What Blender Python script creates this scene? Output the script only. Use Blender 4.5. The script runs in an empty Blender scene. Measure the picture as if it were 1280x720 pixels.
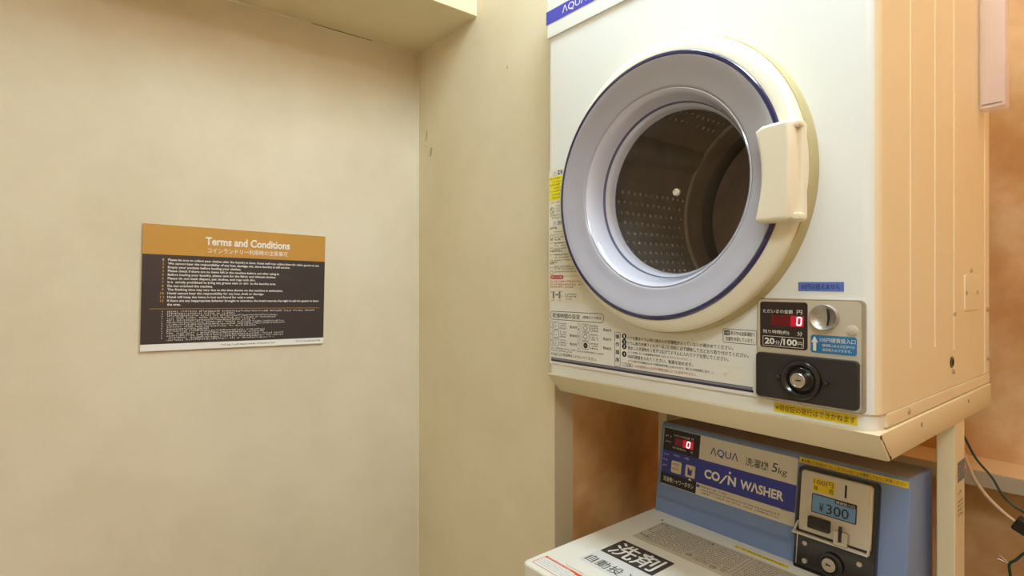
import bpy, bmesh, math, random
from mathutils import Vector, Matrix
random.seed(7)
SC = bpy.context.scene
COL = SC.collection
PI = math.pi

# ------------------------------------------------------------------ camera
CAM_H = 1.38
cam_d = bpy.data.cameras.new('camera')
cam_d.sensor_width = 36.0
cam_d.lens = 698.0 / 1280.0 * 36.0
cam_d.shift_y = -6.0 / 1280.0
cam_d.clip_start = 0.02
cam = bpy.data.objects.new('camera', cam_d)
cam.location = (0, 0, CAM_H)
cam.rotation_euler = (PI / 2, 0, math.asin(0.7795))
COL.objects.link(cam)
SC.camera = cam

# ------------------------------------------------------------------ world, exposure
world = bpy.data.worlds.new('world')
SC.world = world
world.use_nodes = True
world.node_tree.nodes['Background'].inputs[0].default_value = (1.0, 0.93, 0.8, 1)
world.node_tree.nodes['Background'].inputs[1].default_value = 0.05
SC.view_settings.view_transform = 'Standard'
SC.view_settings.look = 'None'
SC.view_settings.gamma = 1.0
SC.view_settings.use_curve_mapping = False
SC.view_settings.exposure = 0.0
KEY_POWER = 37.0      # emission of the ceiling lamp in front of the machines
SIDE_FILL_POWER = 18.5     # emission of the added warm fill for the right side of the machines
ROOM_FILL_POWER = 23.5     # emission of the added fill over the open floor


# ------------------------------------------------------------------ materials
def lin(c):
    return tuple(((v / 255.0) / 12.92 if v / 255.0 <= 0.04045 else ((v / 255.0 + 0.055) / 1.055) ** 2.4) for v in c)


def mat(name, rgb, rough=0.5, metal=0.0, coat=0.0, noise=0.0, nscale=8.0, bump=0.0, bscale=200.0, spec=0.5, emit=None, estr=0.0, rgb2=None):
    m = bpy.data.materials.new(name)
    m.use_nodes = True
    nt = m.node_tree
    b = nt.nodes['Principled BSDF']
    c = lin(rgb)
    b.inputs['Base Color'].default_value = (*c, 1)
    b.inputs['Roughness'].default_value = rough
    b.inputs['Metallic'].default_value = metal
    b.inputs['Coat Weight'].default_value = coat
    b.inputs['Coat Roughness'].default_value = 0.08
    b.inputs['Specular IOR Level'].default_value = spec
    if emit:
        b.inputs['Emission Color'].default_value = (*lin(emit), 1)
        b.inputs['Emission Strength'].default_value = estr
    tc = None
    if noise or bump:
        tc = nt.nodes.new('ShaderNodeTexCoord')
    if noise:
        n = nt.nodes.new('ShaderNodeTexNoise')
        n.inputs['Scale'].default_value = nscale
        n.inputs['Detail'].default_value = 6
        n.inputs['Roughness'].default_value = 0.6
        nt.links.new(tc.outputs['Object'], n.inputs['Vector'])
        r = nt.nodes.new('ShaderNodeValToRGB')
        r.color_ramp.elements[0].position = 0.32
        r.color_ramp.elements[1].position = 0.70
        c2 = lin(rgb2) if rgb2 else tuple(v * (1 - noise) for v in c)
        r.color_ramp.elements[0].color = (*c2, 1)
        r.color_ramp.elements[1].color = (*c, 1)
        nt.links.new(n.outputs['Fac'], r.inputs['Fac'])
        nt.links.new(r.outputs['Color'], b.inputs['Base Color'])
    if bump:
        n2 = nt.nodes.new('ShaderNodeTexNoise')
        n2.inputs['Scale'].default_value = bscale
        n2.inputs['Detail'].default_value = 3
        nt.links.new(tc.outputs['Object'], n2.inputs['Vector'])
        bp = nt.nodes.new('ShaderNodeBump')
        bp.inputs['Strength'].default_value = bump
        bp.inputs['Distance'].default_value = 0.002
        nt.links.new(n2.outputs['Fac'], bp.inputs['Height'])
        nt.links.new(bp.outputs['Normal'], b.inputs['Normal'])
    return m


def wallpaper(name, light, dark, rough=0.75):
    """vinyl wallpaper: soft mottling, fine vertical and horizontal weave relief, broad greyed patches of wear"""
    m = bpy.data.materials.new(name)
    m.use_nodes = True
    nt = m.node_tree
    b = nt.nodes['Principled BSDF']
    b.inputs['Roughness'].default_value = rough
    b.inputs['Specular IOR Level'].default_value = 0.25
    tc = nt.nodes.new('ShaderNodeTexCoord')
    n = nt.nodes.new('ShaderNodeTexNoise')
    n.inputs['Scale'].default_value = 2.6
    n.inputs['Detail'].default_value = 9
    n.inputs['Roughness'].default_value = 0.62
    nt.links.new(tc.outputs['Object'], n.inputs['Vector'])
    r = nt.nodes.new('ShaderNodeValToRGB')
    r.color_ramp.elements[0].position = 0.30
    r.color_ramp.elements[1].position = 0.62
    r.color_ramp.elements[0].color = (*lin(dark), 1)
    r.color_ramp.elements[1].color = (*lin(light), 1)
    nt.links.new(n.outputs['Fac'], r.inputs['Fac'])
    nt.links.new(r.outputs['Color'], b.inputs['Base Color'])
    adds = []
    for sc in ((55, 55, 900), (900, 900, 55)):
        mp = nt.nodes.new('ShaderNodeMapping')
        mp.inputs['Scale'].default_value = sc
        nt.links.new(tc.outputs['Object'], mp.inputs['Vector'])
        t = nt.nodes.new('ShaderNodeTexNoise')
        t.inputs['Scale'].default_value = 1.0
        t.inputs['Detail'].default_value = 2
        nt.links.new(mp.outputs['Vector'], t.inputs['Vector'])
        adds.append(t)
    ad = nt.nodes.new('ShaderNodeMath')
    nt.links.new(adds[0].outputs['Fac'], ad.inputs[0])
    nt.links.new(adds[1].outputs['Fac'], ad.inputs[1])
    bp = nt.nodes.new('ShaderNodeBump')
    bp.inputs['Strength'].default_value = 0.18
    bp.inputs['Distance'].default_value = 0.001
    nt.links.new(ad.outputs[0], bp.inputs['Height'])
    nt.links.new(bp.outputs['Normal'], b.inputs['Normal'])
    return m


def marble_paper(name):
    """orange-brown mottled plaster-look wallpaper"""
    m = bpy.data.materials.new(name)
    m.use_nodes = True
    nt = m.node_tree
    b = nt.nodes['Principled BSDF']
    b.inputs['Roughness'].default_value = 0.6
    b.inputs['Specular IOR Level'].default_value = 0.3
    tc = nt.nodes.new('ShaderNodeTexCoord')
    n = nt.nodes.new('ShaderNodeTexNoise')
    n.inputs['Scale'].default_value = 6.0
    n.inputs['Detail'].default_value = 6
    n.inputs['Roughness'].default_value = 0.55
    n.inputs['Distortion'].default_value = 0.15
    nt.links.new(tc.outputs['Object'], n.inputs['Vector'])
    r = nt.nodes.new('ShaderNodeValToRGB')
    e = r.color_ramp.elements
    e[0].position = 0.34
    e[0].color = (*lin((205, 150, 94)), 1)
    e[1].position = 0.66
    e[1].color = (*lin((238, 203, 156)), 1)
    k = e.new(0.5)
    k.color = (*lin((221, 174, 120)), 1)
    nt.links.new(n.outputs['Fac'], r.inputs['Fac'])
    nt.links.new(r.outputs['Color'], b.inputs['Base Color'])
    return m


def glass_mat(name, tint, gloss=0.08, rough=0.02):
    m = bpy.data.materials.new(name)
    m.use_nodes = True
    nt = m.node_tree
    nt.nodes.clear()
    o = nt.nodes.new('ShaderNodeOutputMaterial')
    t = nt.nodes.new('ShaderNodeBsdfTransparent')
    t.inputs[0].default_value = (*tint, 1)
    g = nt.nodes.new('ShaderNodeBsdfGlossy')
    g.inputs['Roughness'].default_value = rough
    mx = nt.nodes.new('ShaderNodeMixShader')
    mx.inputs[0].default_value = gloss
    nt.links.new(t.outputs[0], mx.inputs[1])
    nt.links.new(g.outputs[0], mx.inputs[2])
    nt.links.new(mx.outputs[0], o.inputs[0])
    return m


def frosted_mat(name, rgb, opacity):
    m = bpy.data.materials.new(name)
    m.use_nodes = True
    nt = m.node_tree
    b = nt.nodes['Principled BSDF']
    b.inputs['Base Color'].default_value = (*lin(rgb), 1)
    b.inputs['Roughness'].default_value = 0.35
    b.inputs['Alpha'].default_value = opacity
    return m


def emit_mat(name, rgb, s):
    m = bpy.data.materials.new(name)
    m.use_nodes = True
    nt = m.node_tree
    nt.nodes.clear()
    o = nt.nodes.new('ShaderNodeOutputMaterial')
    e = nt.nodes.new('ShaderNodeEmission')
    e.inputs[0].default_value = (*lin(rgb), 1)
    e.inputs[1].default_value = s
    nt.links.new(e.outputs[0], o.inputs[0])
    return m


M = {}
M['cream_paper'] = wallpaper('cream_wallpaper', (228, 215, 190), (217, 202, 174))
M['cream_paper2'] = wallpaper('cream_wallpaper_alcove', (238, 224, 194), (228, 212, 178))
M['soffit'] = wallpaper('cream_soffit_paper', (232, 217, 180), (222, 205, 166))
M['caulk'] = mat('caulk', (238, 228, 198), 0.5)
M['stain'] = mat('wall_scuff', (196, 168, 108), 0.7)
M['crack'] = mat('ceiling_crack', (120, 98, 62), 0.8)
M['orange'] = marble_paper('orange_wallpaper')
M['jamb'] = mat('jamb_paint', (212, 195, 164), 0.55)
M['ledge'] = mat('ledge_paint', (188, 172, 146), 0.5)
M['ledge_top'] = mat('ledge_top_paint', (222, 186, 138), 0.5)
M['floor'] = mat('floor_vinyl', (206, 192, 168), 0.5, noise=0.2, nscale=12)
M['ceiling'] = mat('ceiling_paint', (238, 230, 208), 0.8)
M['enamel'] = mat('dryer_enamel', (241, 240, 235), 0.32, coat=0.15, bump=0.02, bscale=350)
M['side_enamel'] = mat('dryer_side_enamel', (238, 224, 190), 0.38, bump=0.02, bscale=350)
M['tray'] = mat('stand_enamel', (230, 216, 180), 0.42)
M['frame_pl'] = mat('door_frame_plastic', (240, 233, 212), 0.35, coat=0.2)
M['frame_band'] = mat('door_frame_band', (196, 182, 134), 0.6)
M['handle'] = mat('handle_plastic', (242, 232, 208), 0.35, coat=0.15)
M['ring'] = mat('door_ring_plastic', (176, 173, 183), 0.25, coat=0.5)
M['bowl'] = mat('door_bowl_plastic', (212, 209, 220), 0.07, coat=0.9)
M['blue_edge'] = mat('blue_rim', (46, 46, 88), 0.2, coat=0.6)
M['blue_line'] = mat('bowl_line', (112, 112, 140), 0.2, coat=0.6)
M['glass'] = glass_mat('door_glass', (0.86, 0.84, 0.82), 0.04)
M['steel'] = mat('drum_steel', (225, 214, 206), 0.42, metal=0.6, noise=0.15, nscale=20)
M['steel_dark'] = mat('drum_rim', (110, 102, 96), 0.45, metal=0.6)
M['bump'] = mat('drum_dimple', (235, 228, 220), 0.25, metal=0.6)
M['cap'] = mat('cap_ivory', (236, 228, 208), 0.4)
M['chrome'] = mat('chrome', (205, 200, 190), 0.26, metal=0.9)
M['cup'] = mat('coin_cup_metal', (188, 182, 172), 0.38, metal=0.7)
M['satin'] = mat('satin_panel', (214, 204, 184), 0.38, metal=0.25)
M['satin_edge'] = mat('satin_edge', (200, 194, 182), 0.25, metal=0.8)
M['black'] = mat('black_plastic', (26, 24, 25), 0.22, coat=0.5)
M['black_tex'] = mat('black_textured', (44, 40, 40), 0.45, bump=0.25, bscale=900)
M['disp'] = mat('display_black', (46, 34, 34), 0.25, coat=0.3)
M['led'] = mat('led_window', (80, 8, 16), 0.3, emit=(170, 8, 24), estr=0.12)
M['led_hot'] = mat('led_lit_window', (120, 8, 24), 0.3, emit=(235, 20, 50), estr=0.5)
M['digit'] = emit_mat('led_digit', (255, 205, 215), 2.2)
M['ink'] = mat('print_ink', (66, 58, 52), 0.6)
M['ink_navy'] = mat('print_navy', (52, 50, 84), 0.5)
M['ink_grey'] = mat('print_grey', (140, 136, 146), 0.5)
M['ink_black'] = mat('print_black', (30, 28, 34), 0.5)
M['ink_red'] = mat('print_red', (204, 66, 58), 0.5)
M['ink_white'] = mat('print_white', (240, 236, 228), 0.5)
M['ink_faint'] = mat('print_faint', (250, 244, 222), 0.4)
M['red_fill'] = mat('sticker_red', (222, 78, 40), 0.5)
M['yellow'] = mat('sticker_yellow', (238, 206, 30), 0.45)
M['yellow_hot'] = mat('sticker_warning_yellow', (246, 232, 40), 0.45)
M['paper'] = mat('sticker_paper', (238, 234, 226), 0.5)
M['paper_warm'] = mat('sticker_clear', (240, 234, 214), 0.5)
M['blue_lab'] = mat('sticker_blue', (48, 122, 178), 0.45)
M['blue_tape'] = mat('sticker_blue_tape', (96, 122, 206), 0.45)
M['blue_brand'] = mat('brand_blue', (66, 70, 196), 0.35)
M['washer_blue'] = mat('washer_blue_plastic', (126, 149, 194), 0.42, noise=0.04, nscale=10)
M['top_grey_brown'] = mat('grey_brown_top', (150, 136, 130), 0.7, noise=0.1, nscale=30)
M['washer_brand'] = mat('washer_brand_blue', (52, 62, 168), 0.4)
M['washer_white'] = mat('washer_plastic', (238, 232, 218), 0.35, coat=0.1)
M['washer_lab'] = mat('washer_label', (226, 218, 202), 0.45)
M['lid_lab'] = mat('lid_label', (206, 194, 172), 0.5)
M['lid_plate'] = mat('lid_silver_label', (222, 219, 214), 0.45)
M['dark_plate'] = mat('lid_dark_label', (72, 64, 62), 0.45)
M['coin_plate'] = mat('coin_plate', (216, 208, 192), 0.4, metal=0.1)
M['coin_blue'] = mat('coin_blue', (112, 160, 214), 0.4)
M['btn'] = mat('button_ivory', (226, 214, 186), 0.4)
M['gold'] = mat('sign_gold', (198, 144, 62), 0.45)
M['sign_dark'] = mat('sign_dark', (62, 52, 52), 0.4)
M['sign_edge'] = mat('sign_board', (196, 180, 150), 0.5)
M['sign_ink'] = mat('sign_white_ink', (236, 230, 220), 0.5)
M['sign_gold_ink'] = mat('sign_gold_ink', (214, 164, 78), 0.5)
M['wire_green'] = mat('wire_green', (36, 66, 50), 0.45)
M['wire_beige'] = mat('wire_beige', (214, 180, 150), 0.5)
M['plug'] = mat('plug_black', (38, 32, 30), 0.5)
M['duct'] = frosted_mat('frosted_plastic', (236, 218, 212), 0.42)
M['duct_slot'] = mat('duct_slot', (120, 104, 100), 0.6)
M['lamp_shell'] = mat('lamp_housing', (240, 240, 236), 0.4)
M['lamp'] = emit_mat('lamp_diffuser', (220, 243, 255), KEY_POWER)
M['fill_room'] = emit_mat('fill_diffuser_room', (220, 243, 255), ROOM_FILL_POWER)
M['fill_warm'] = emit_mat('fill_diffuser_warm', (255, 208, 146), SIDE_FILL_POWER)


# ------------------------------------------------------------------ builders
def wloc(o):
    v = Vector((0, 0, 0))
    while o is not None:
        v = v + Vector(o.location)
        o = o.parent
    return v


def tag(o, label=None, cat=None, group=None, kind=None):
    if label:
        o['label'] = label
    if cat:
        o['category'] = cat
    if group:
        o['group'] = group
    if kind:
        o['kind'] = kind
    return o


def thing(name, loc, label, cat, group=None):
    o = bpy.data.objects.new(name, None)
    o.location = loc
    o.empty_display_size = 0.05
    COL.objects.link(o)
    return tag(o, label, cat, group)


def link_mesh(name, me, m, parent=None, smooth=None, label=None):
    """me holds world coordinates; the object keeps them relative to its parent"""
    if parent is not None:
        me.transform(Matrix.Translation(-wloc(parent)))
    if m is not None:
        me.materials.clear()
        me.materials.append(m)
    if smooth:
        me.shade_smooth()
        me.set_sharp_from_angle(angle=math.radians(smooth))
    o = bpy.data.objects.new(name, me)
    COL.objects.link(o)
    if parent is not None:
        o.parent = parent
    if label:
        o['label'] = label
    return o


def from_bm(name, bm, m, parent=None, smooth=None, label=None):
    bmesh.ops.recalc_face_normals(bm, faces=bm.faces)
    me = bpy.data.meshes.new(name)
    bm.to_mesh(me)
    bm.free()
    return link_mesh(name, me, m, parent, smooth, label)


def weight(o):
    w = o.modifiers.new('weighted_normal', 'WEIGHTED_NORMAL')
    w.keep_sharp = True
    w.weight = 100


class F:
    """a flat frame on a real surface: origin, right, up; normal = right x up"""
    def __init__(s, o, r, u):
        s.o = Vector(o)
        s.r = Vector(r).normalized()
        s.u = Vector(u).normalized()
        s.n = s.r.cross(s.u)

    def p(s, x, v, d=0.0):
        return s.o + s.r * x + s.u * v + s.n * d


W = F((0, 0, 0), (1, 0, 0), (0, 1, 0))          # plain world frame: x, y, z


def bm_box(bm, fr, x0, x1, v0, v1, d0, d1):
    vs = [bm.verts.new(fr.p(x, v, d)) for d in (d0, d1) for v in (v0, v1) for x in (x0, x1)]
    for f in ((0, 1, 3, 2), (4, 6, 7, 5), (0, 4, 5, 1), (2, 3, 7, 6), (0, 2, 6, 4), (1, 5, 7, 3)):
        bm.faces.new([vs[i] for i in f])
    return vs


def box(name, fr, x0, x1, v0, v1, d0, d1, m, parent=None, bevel=0.0, segs=2, label=None):
    bm = bmesh.new()
    bm_box(bm, fr, x0, x1, v0, v1, d0, d1)
    if bevel:
        bmesh.ops.recalc_face_normals(bm, faces=bm.faces)
        bmesh.ops.bevel(bm, geom=list(bm.edges), offset=bevel, segments=segs, profile=0.5, affect='EDGES')
    o = from_bm(name, bm, m, parent, 35 if bevel else None, label)
    if bevel:
        weight(o)
    return o


def rr_pts(x0, x1, v0, v1, r, n=5):
    if not hasattr(r, '__len__'):
        r = (r, r, r, r)                  # bottom-left, bottom-right, top-right, top-left
    out = []
    for (cx, cy, a0, q) in ((x0, v0, PI, r[0]), (x1, v0, 1.5 * PI, r[1]), (x1, v1, 0, r[2]), (x0, v1, 0.5 * PI, r[3])):
        sx = 1 if cx == x0 else -1
        sy = 1 if cy == v0 else -1
        if q <= 0:
            out.append((cx, cy))
            continue
        for i in range(n + 1):
            a = a0 + 0.5 * PI * i / n
            out.append((cx + sx * q + q * math.cos(a), cy + sy * q + q * math.sin(a)))
    return out


def prism(name, fr, pts, d0, d1, m, parent=None, bevel=0.0, label=None, smooth=35, segs=2):
    bm = bmesh.new()
    a = [bm.verts.new(fr.p(x, v, d0)) for x, v in pts]
    b = [bm.verts.new(fr.p(x, v, d1)) for x, v in pts]
    bm.faces.new(a[::-1])
    top = bm.faces.new(b)
    k = len(pts)
    for i in range(k):
        bm.faces.new((a[i], a[(i + 1) % k], b[(i + 1) % k], b[i]))
    if bevel:
        bmesh.ops.recalc_face_normals(bm, faces=bm.faces)
        bmesh.ops.bevel(bm, geom=list(top.edges), offset=bevel, segments=segs, profile=0.5, affect='EDGES')
    o = from_bm(name, bm, m, parent, smooth, label)
    if smooth:
        weight(o)
    return o


def plate(name, fr, x0, x1, v0, v1, d0, d1, r, m, parent=None, bevel=0.0, label=None):
    return prism(name, fr, rr_pts(x0, x1, v0, v1, r), d0, d1, m, parent, bevel, label)


def outline(name, fr, x0, x1, v0, v1, d, t, r, m, parent=None):
    """thin printed or raised outline of a rounded rectangle"""
    bm = bmesh.new()
    a = [bm.verts.new(fr.p(x, v, d)) for x, v in rr_pts(x0, x1, v0, v1, r)]
    b = [bm.verts.new(fr.p(x, v, d)) for x, v in rr_pts(x0 + t, x1 - t, v0 + t, v1 - t, max(r - t, 0.0002))]
    k = len(a)
    for i in range(k):
        bm.faces.new((a[i], a[(i + 1) % k], b[(i + 1) % k], b[i]))
    return from_bm(name, bm, m, parent)


def lathe(name, fr, cx, cv, prof, m, parent=None, segs=64, smooth=35, close=False, sx=1.0, sv=1.0, label=None, a0=0.0, a1=2 * PI):
    """prof: list of (radius, height along normal)"""
    bm = bmesh.new()
    full = abs(a1 - a0 - 2 * PI) < 1e-6
    n = segs if full else segs + 1
    rings = []
    for pr in prof:
        r, d = pr[:2]
        ox, ov, qx, qv = pr[2:] if len(pr) > 2 else (0, 0, sx, sv)
        if r < 1e-6:
            rings.append([bm.verts.new(fr.p(cx, cv, d))])
        else:
            rings.append([bm.verts.new(fr.p(cx + ox + qx * r * math.cos(a0 + (a1 - a0) * i / segs), cv + ov + qv * r * math.sin(a0 + (a1 - a0) * i / segs), d)) for i in range(n)])
    prs = list(zip(rings[:-1], rings[1:]))
    if close:
        prs.append((rings[-1], rings[0]))
    for p, q in prs:
        for i in range(segs if full else segs):
            j = (i + 1) % n
            if len(p) == 1 and len(q) == 1:
                continue
            if len(p) == 1:
                bm.faces.new((p[0], q[i], q[j]))
            elif len(q) == 1:
                bm.faces.new((p[i], p[j], q[0]))
            else:
                bm.faces.new((p[i], p[j], q[j], q[i]))
    return from_bm(name, bm, m, parent, smooth, label)


def text_mesh(s, bold=0.0, res=3, spacing=1.0):
    cu = bpy.data.curves.new('t', 'FONT')
    cu.body = s
    cu.size = 1.0
    cu.resolution_u = res
    cu.offset = bold
    cu.space_character = spacing
    ob = bpy.data.objects.new('t', cu)
    COL.objects.link(ob)
    dg = bpy.context.evaluated_depsgraph_get()
    dg.update()
    me = bpy.data.meshes.new_from_object(ob.evaluated_get(dg))
    bpy.data.objects.remove(ob)
    bpy.data.curves.remove(cu)
    return me


def lettering(name, fr, items, d, m, parent, label=None):
    """items: (text, x0, x1, v0, v1, bold[, slant]) each fitted to its rectangle on the surface; x1 or v1 None keeps proportions"""
    allv, allf = [], []
    for it in items:
        s, x0, x1, v0, v1 = it[:5]
        bold = it[5] if len(it) > 5 else 0.0
        slant = it[6] if len(it) > 6 else 0.0
        me = text_mesh(s, bold)
        co = [v.co.copy() for v in me.vertices]
        if not co:
            continue
        ax, bx = min(c.x for c in co), max(c.x for c in co)
        ay, by = min(c.y for c in co), max(c.y for c in co)
        sy = (v1 - v0) / (by - ay) if v1 is not None else (x1 - x0) / (bx - ax)
        sxx = (x1 - x0) / (bx - ax) if x1 is not None else sy
        base = len(allv)
        for c in co:
            y = (c.y - ay) * sy
            allv.append(fr.p(x0 + (c.x - ax) * sxx + slant * y, v0 + y, d))
        for p in me.polygons:
            allf.append([base + i for i in p.vertices])
        bpy.data.meshes.remove(me)
    me = bpy.data.meshes.new(name)
    me.from_pydata(allv, [], allf)
    me.update()
    return link_mesh(name, me, m, parent, None, label)


def fine_print(name, fr, rows, d, m, parent, seed=1):
    """rows: (x0, x1, v, height): lines of print too fine to read, as small strokes"""
    rnd = random.Random(seed)
    vs, fs = [], []

    def q(x0, x1, v0, v1):
        b = len(vs)
        vs.extend([fr.p(x0, v0, d), fr.p(x1, v0, d), fr.p(x1, v1, d), fr.p(x0, v1, d)])
        fs.append((b, b + 1, b + 2, b + 3))
    for (x0, x1, v, h) in rows:
        x = x0
        w = h * 0.92
        while x + w <= x1:
            if rnd.random() < 0.94:
                t = h * 0.15
                for k in range(rnd.choice((1, 2, 2, 3))):
                    y = v + h * rnd.uniform(0.02, 0.85)
                    q(x + w * rnd.uniform(0.0, .2), x + w * rnd.uniform(.62, .88), y, y + t)
                for k in range(rnd.choice((1, 1, 2))):
                    xx = x + w * rnd.uniform(0.08, 0.7)
                    q(xx, xx + t, v + h * rnd.uniform(0, .3), v + h * rnd.uniform(.7, 1))
            x += w
    me = bpy.data.meshes.new(name)
    me.from_pydata(vs, [], fs)
    me.update()
    return link_mesh(name, me, m, parent)


def seven_seg_zero(name, fr, x, v, w, h, d, m, parent, slant=0.08):
    t = w * 0.24
    bm = bmesh.new()

    def seg(x0, x1, v0, v1):
        bm.faces.new([bm.verts.new(fr.p(x + a + slant * b, v + b, d)) for a, b in ((x0, v0), (x1, v0), (x1, v1), (x0, v1))])
    g = t * 0.18
    seg(t * .6, w - t * .6, h - t, h)
    seg(t * .6, w - t * .6, 0, t)
    for (a, b) in ((g + t * .5, h / 2 - g), (h / 2 + g, h - t * .5 - g)):
        seg(0, t, a, b)
        seg(w - t, w, a, b)
    return from_bm(name, bm, m, parent)


def tube(name, pts, r, m, parent=None, label=None):
    cu = bpy.data.curves.new('c', 'CURVE')
    cu.dimensions = '3D'
    sp = cu.splines.new('BEZIER')
    sp.bezier_points.add(len(pts) - 1)
    for b, p in zip(sp.bezier_points, pts):
        b.co = p
        b.handle_left_type = b.handle_right_type = 'AUTO'
    cu.bevel_depth = r
    cu.bevel_resolution = 3
    cu.resolution_u = 8
    cu.use_fill_caps = True
    ob = bpy.data.objects.new('c', cu)
    COL.objects.link(ob)
    dg = bpy.context.evaluated_depsgraph_get()
    dg.update()
    me = bpy.data.meshes.new_from_object(ob.evaluated_get(dg))
    bpy.data.objects.remove(ob)
    me.name = name
    return link_mesh(name, me, m, parent, 60, label)


def screw(fr, x, v, r, h, m, parent, name='screw', slot=True):
    o = lathe(name, fr, x, v, [(r, 0), (r, h * .5), (r * .75, h * .9), (0, h)], m, parent, 14)
    return o


def struct(o, kind='structure'):
    o['kind'] = kind
    return o


# ------------------------------------------------------------------ the room
XL, YW, XN, YB, XR, YF, ZC = -1.5227, 0.853, -0.911, 1.62, 0.75, -1.9, 2.56
struct(box('floor', W, XL - .1, XR + .1, YF - .1, YB + .1, -.1, 0, M['floor']))
struct(box('ceiling', W, XL - .1, XR + .1, YF - .1, YB + .1, ZC, ZC + .1, M['ceiling']))
wall_left = struct(box('wall_left', W, XL - .1, XL, YF, YW, 0, ZC, M['cream_paper']))
wall_alcove = struct(box('wall_alcove', W, XL - .1, XN, YW, YB, 0, ZC, M['cream_paper2']))
niche = box('niche_paper', W, XN, XN + .002, YW + .056, YB, 0, ZC, M['orange'], wall_alcove, label='orange mottled wallpaper lining the niche')
box('corner_post', W, XN, XN + .0025, YW + .0, YW + .056, 0, ZC, M['jamb'], wall_alcove, label='grey-beige painted corner strip')
struct(box('wall_back', W, XL - .1, XR + .1, YB, YB + .1, 0, ZC, M['orange']))
struct(box('wall_right', W, XR, XR + .1, YF, YB, 0, ZC, M['orange']))
struct(box('wall_front', W, XL - .1, XR + .1, YF - .1, YF, 0, ZC, M['cream_paper']))
soffit = struct(box('ceiling_soffit', W, XL, -1.208, YF, YW, 2.085, ZC, M['soffit'], None, 0.003))
# caulked joints
box('caulk_bead', W, XL, XL + .004, YW - .004, YW, 0, 2.085, M['caulk'], wall_left, 0.0015)
box('caulk_bead', W, XL, XL + .003, YF, YW, 2.082, 2.085, M['caulk'], wall_left)
box('caulk_bead', W, XL, -1.212, YW - .003, YW, 2.082, 2.085, M['caulk'], wall_alcove)
# dark split in the joint under the soffit
prism('crack', F((XL + .0032, 0, 0), (0, 1, 0), (0, 0, 1)), [(.522, 2.0838), (.60, 2.0832), (.70, 2.0838), (.70, 2.0850), (.60, 2.0858), (.53, 2.0854)], 0, .0006, M['crack'], wall_left, smooth=None)
FW = F((0, YW, 0), (1, 0, 0), (0, 0, 1))
for pts in ([(-1.4765, 1.806), (-1.470, 1.812), (-1.4665, 1.832), (-1.469, 1.842), (-1.4735, 1.828)],
            [(-1.4535, 1.756), (-1.444, 1.760), (-1.438, 1.780), (-1.445, 1.785), (-1.452, 1.773)],
            [(-1.4775, 1.790), (-1.474, 1.790), (-1.474, 1.795), (-1.4775, 1.795)],
            [(-1.0825, 1.908), (-1.0785, 1.909), (-1.0775, 1.914), (-1.0815, 1.915)]):
    prism('scuff_mark', FW, pts, 0.0, .0006, M['stain'], wall_alcove, smooth=None)
ledge = struct(box('trim_1', W, XN + .002, XR, 1.502, YB, .952, .984, M['ledge'], None, .002))
box('ledge_cap', W, XN + .002, XR, 1.503, YB, .984, .9855, M['ledge_top'], ledge)


# one ceiling lamp and two added fill lights (all out of the frame)
def lamp(x, y, lx, ly, m, label, rz=0):
    t = thing('ceiling_light_or_fill', (x, y, ZC), label, 'lamp', 'ceiling lamps')
    plate('housing', W, x - lx / 2 - .02, x + lx / 2 + .02, y - ly / 2 - .02, y + ly / 2 + .02, ZC - .035, ZC, .01, M['lamp_shell'], t)
    plate('diffuser', W, x - lx / 2, x + lx / 2, y - ly / 2, y + ly / 2, ZC - .06, ZC - .034, .02, m, t)
    return t


lamp(-0.40, 0.63, 0.75, 0.20, M['lamp'], 'white ceiling lamp above the front of the dryer')
lamp(0.44, -0.40, 0.50, 0.50, M['fill_room'], 'added wide white fill light above the open floor')  # unseen fill, added to brighten the walls and the dryer front
lamp(0.46, 1.15, 0.24, 0.24, M['fill_warm'], 'added small warm fill light right of the dryer')  # unseen warm fill, added to brighten the dryer's right side

# ------------------------------------------------------------------ terms and conditions sign (A3 board on the left wall)
ang = math.radians(-1.2)
SG = F((XL, 0.1355, 1.2245), (0, math.cos(ang), math.sin(ang)), (0, -math.sin(ang), math.cos(ang)))
sign = thing('notice_sign', (XL, 0.345, 1.22), 'dark brown and gold terms and conditions notice board on the cream wall', 'sign')
SW, SH = .4195, .2925
plate('board', SG, 0, SW, 0, SH, .0002, .006, .001, M['sign_edge'], sign)
box('header_band', SG, 0, SW, SH - .0695, SH, .006, .0064, M['gold'], sign, label='gold header band')
box('text_panel', SG, 0, SW, .0155, SH - .0695, .006, .0064, M['sign_dark'], sign, label='dark brown text panel')
box('footer_strip', SG, 0, SW, 0, .0155, .006, .0064, M['ink_white'], sign, label='white footer strip')
lettering('title', SG, [('Terms and Conditions', .1275, .3255, .2505, .2705, .03), ('コインランドリー利用時の注意事項', .132, .3205, .2318, .2445, .006)], .0067, M['sign_ink'], sign)
rows = ['Please be sure to collect your clothes after the laundry is done. Hotel staff may collect them for other guests to use.',
        'We cannot bear the responsibility of any loss, damage, etc. since laundry is self service.',
        'Empty your pockets before loading your clothes.',
        'Please check if there are no items left in the machine before and after using it.',
        'Before loading your laundry, please care for the fabric and delicate clothes.',
        'Please do not wash diapers, pet clothes, and rugs with dirt.',
        'It is  strictly prohibited to bring any grease stain or dirt  to the laundry area.',
        'Do not overload the machine.',
        'The finishing time may vary due to the time shown on the machine is estimation.',
        'Hotel cannot bear the responsibility for any loss, theft or damage.',
        'Hotel will keep the items in lost and found for only a week.',
        'If there are any inappropriate behavior brought to attention, the hotel reserves the right to ask for guests to leave',
        'the area.']
widths = [.404, .327, .208, .300, .292, .242, .292, .145, .310, .263, .240, .404, .078]
it, nums = [], []
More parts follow.
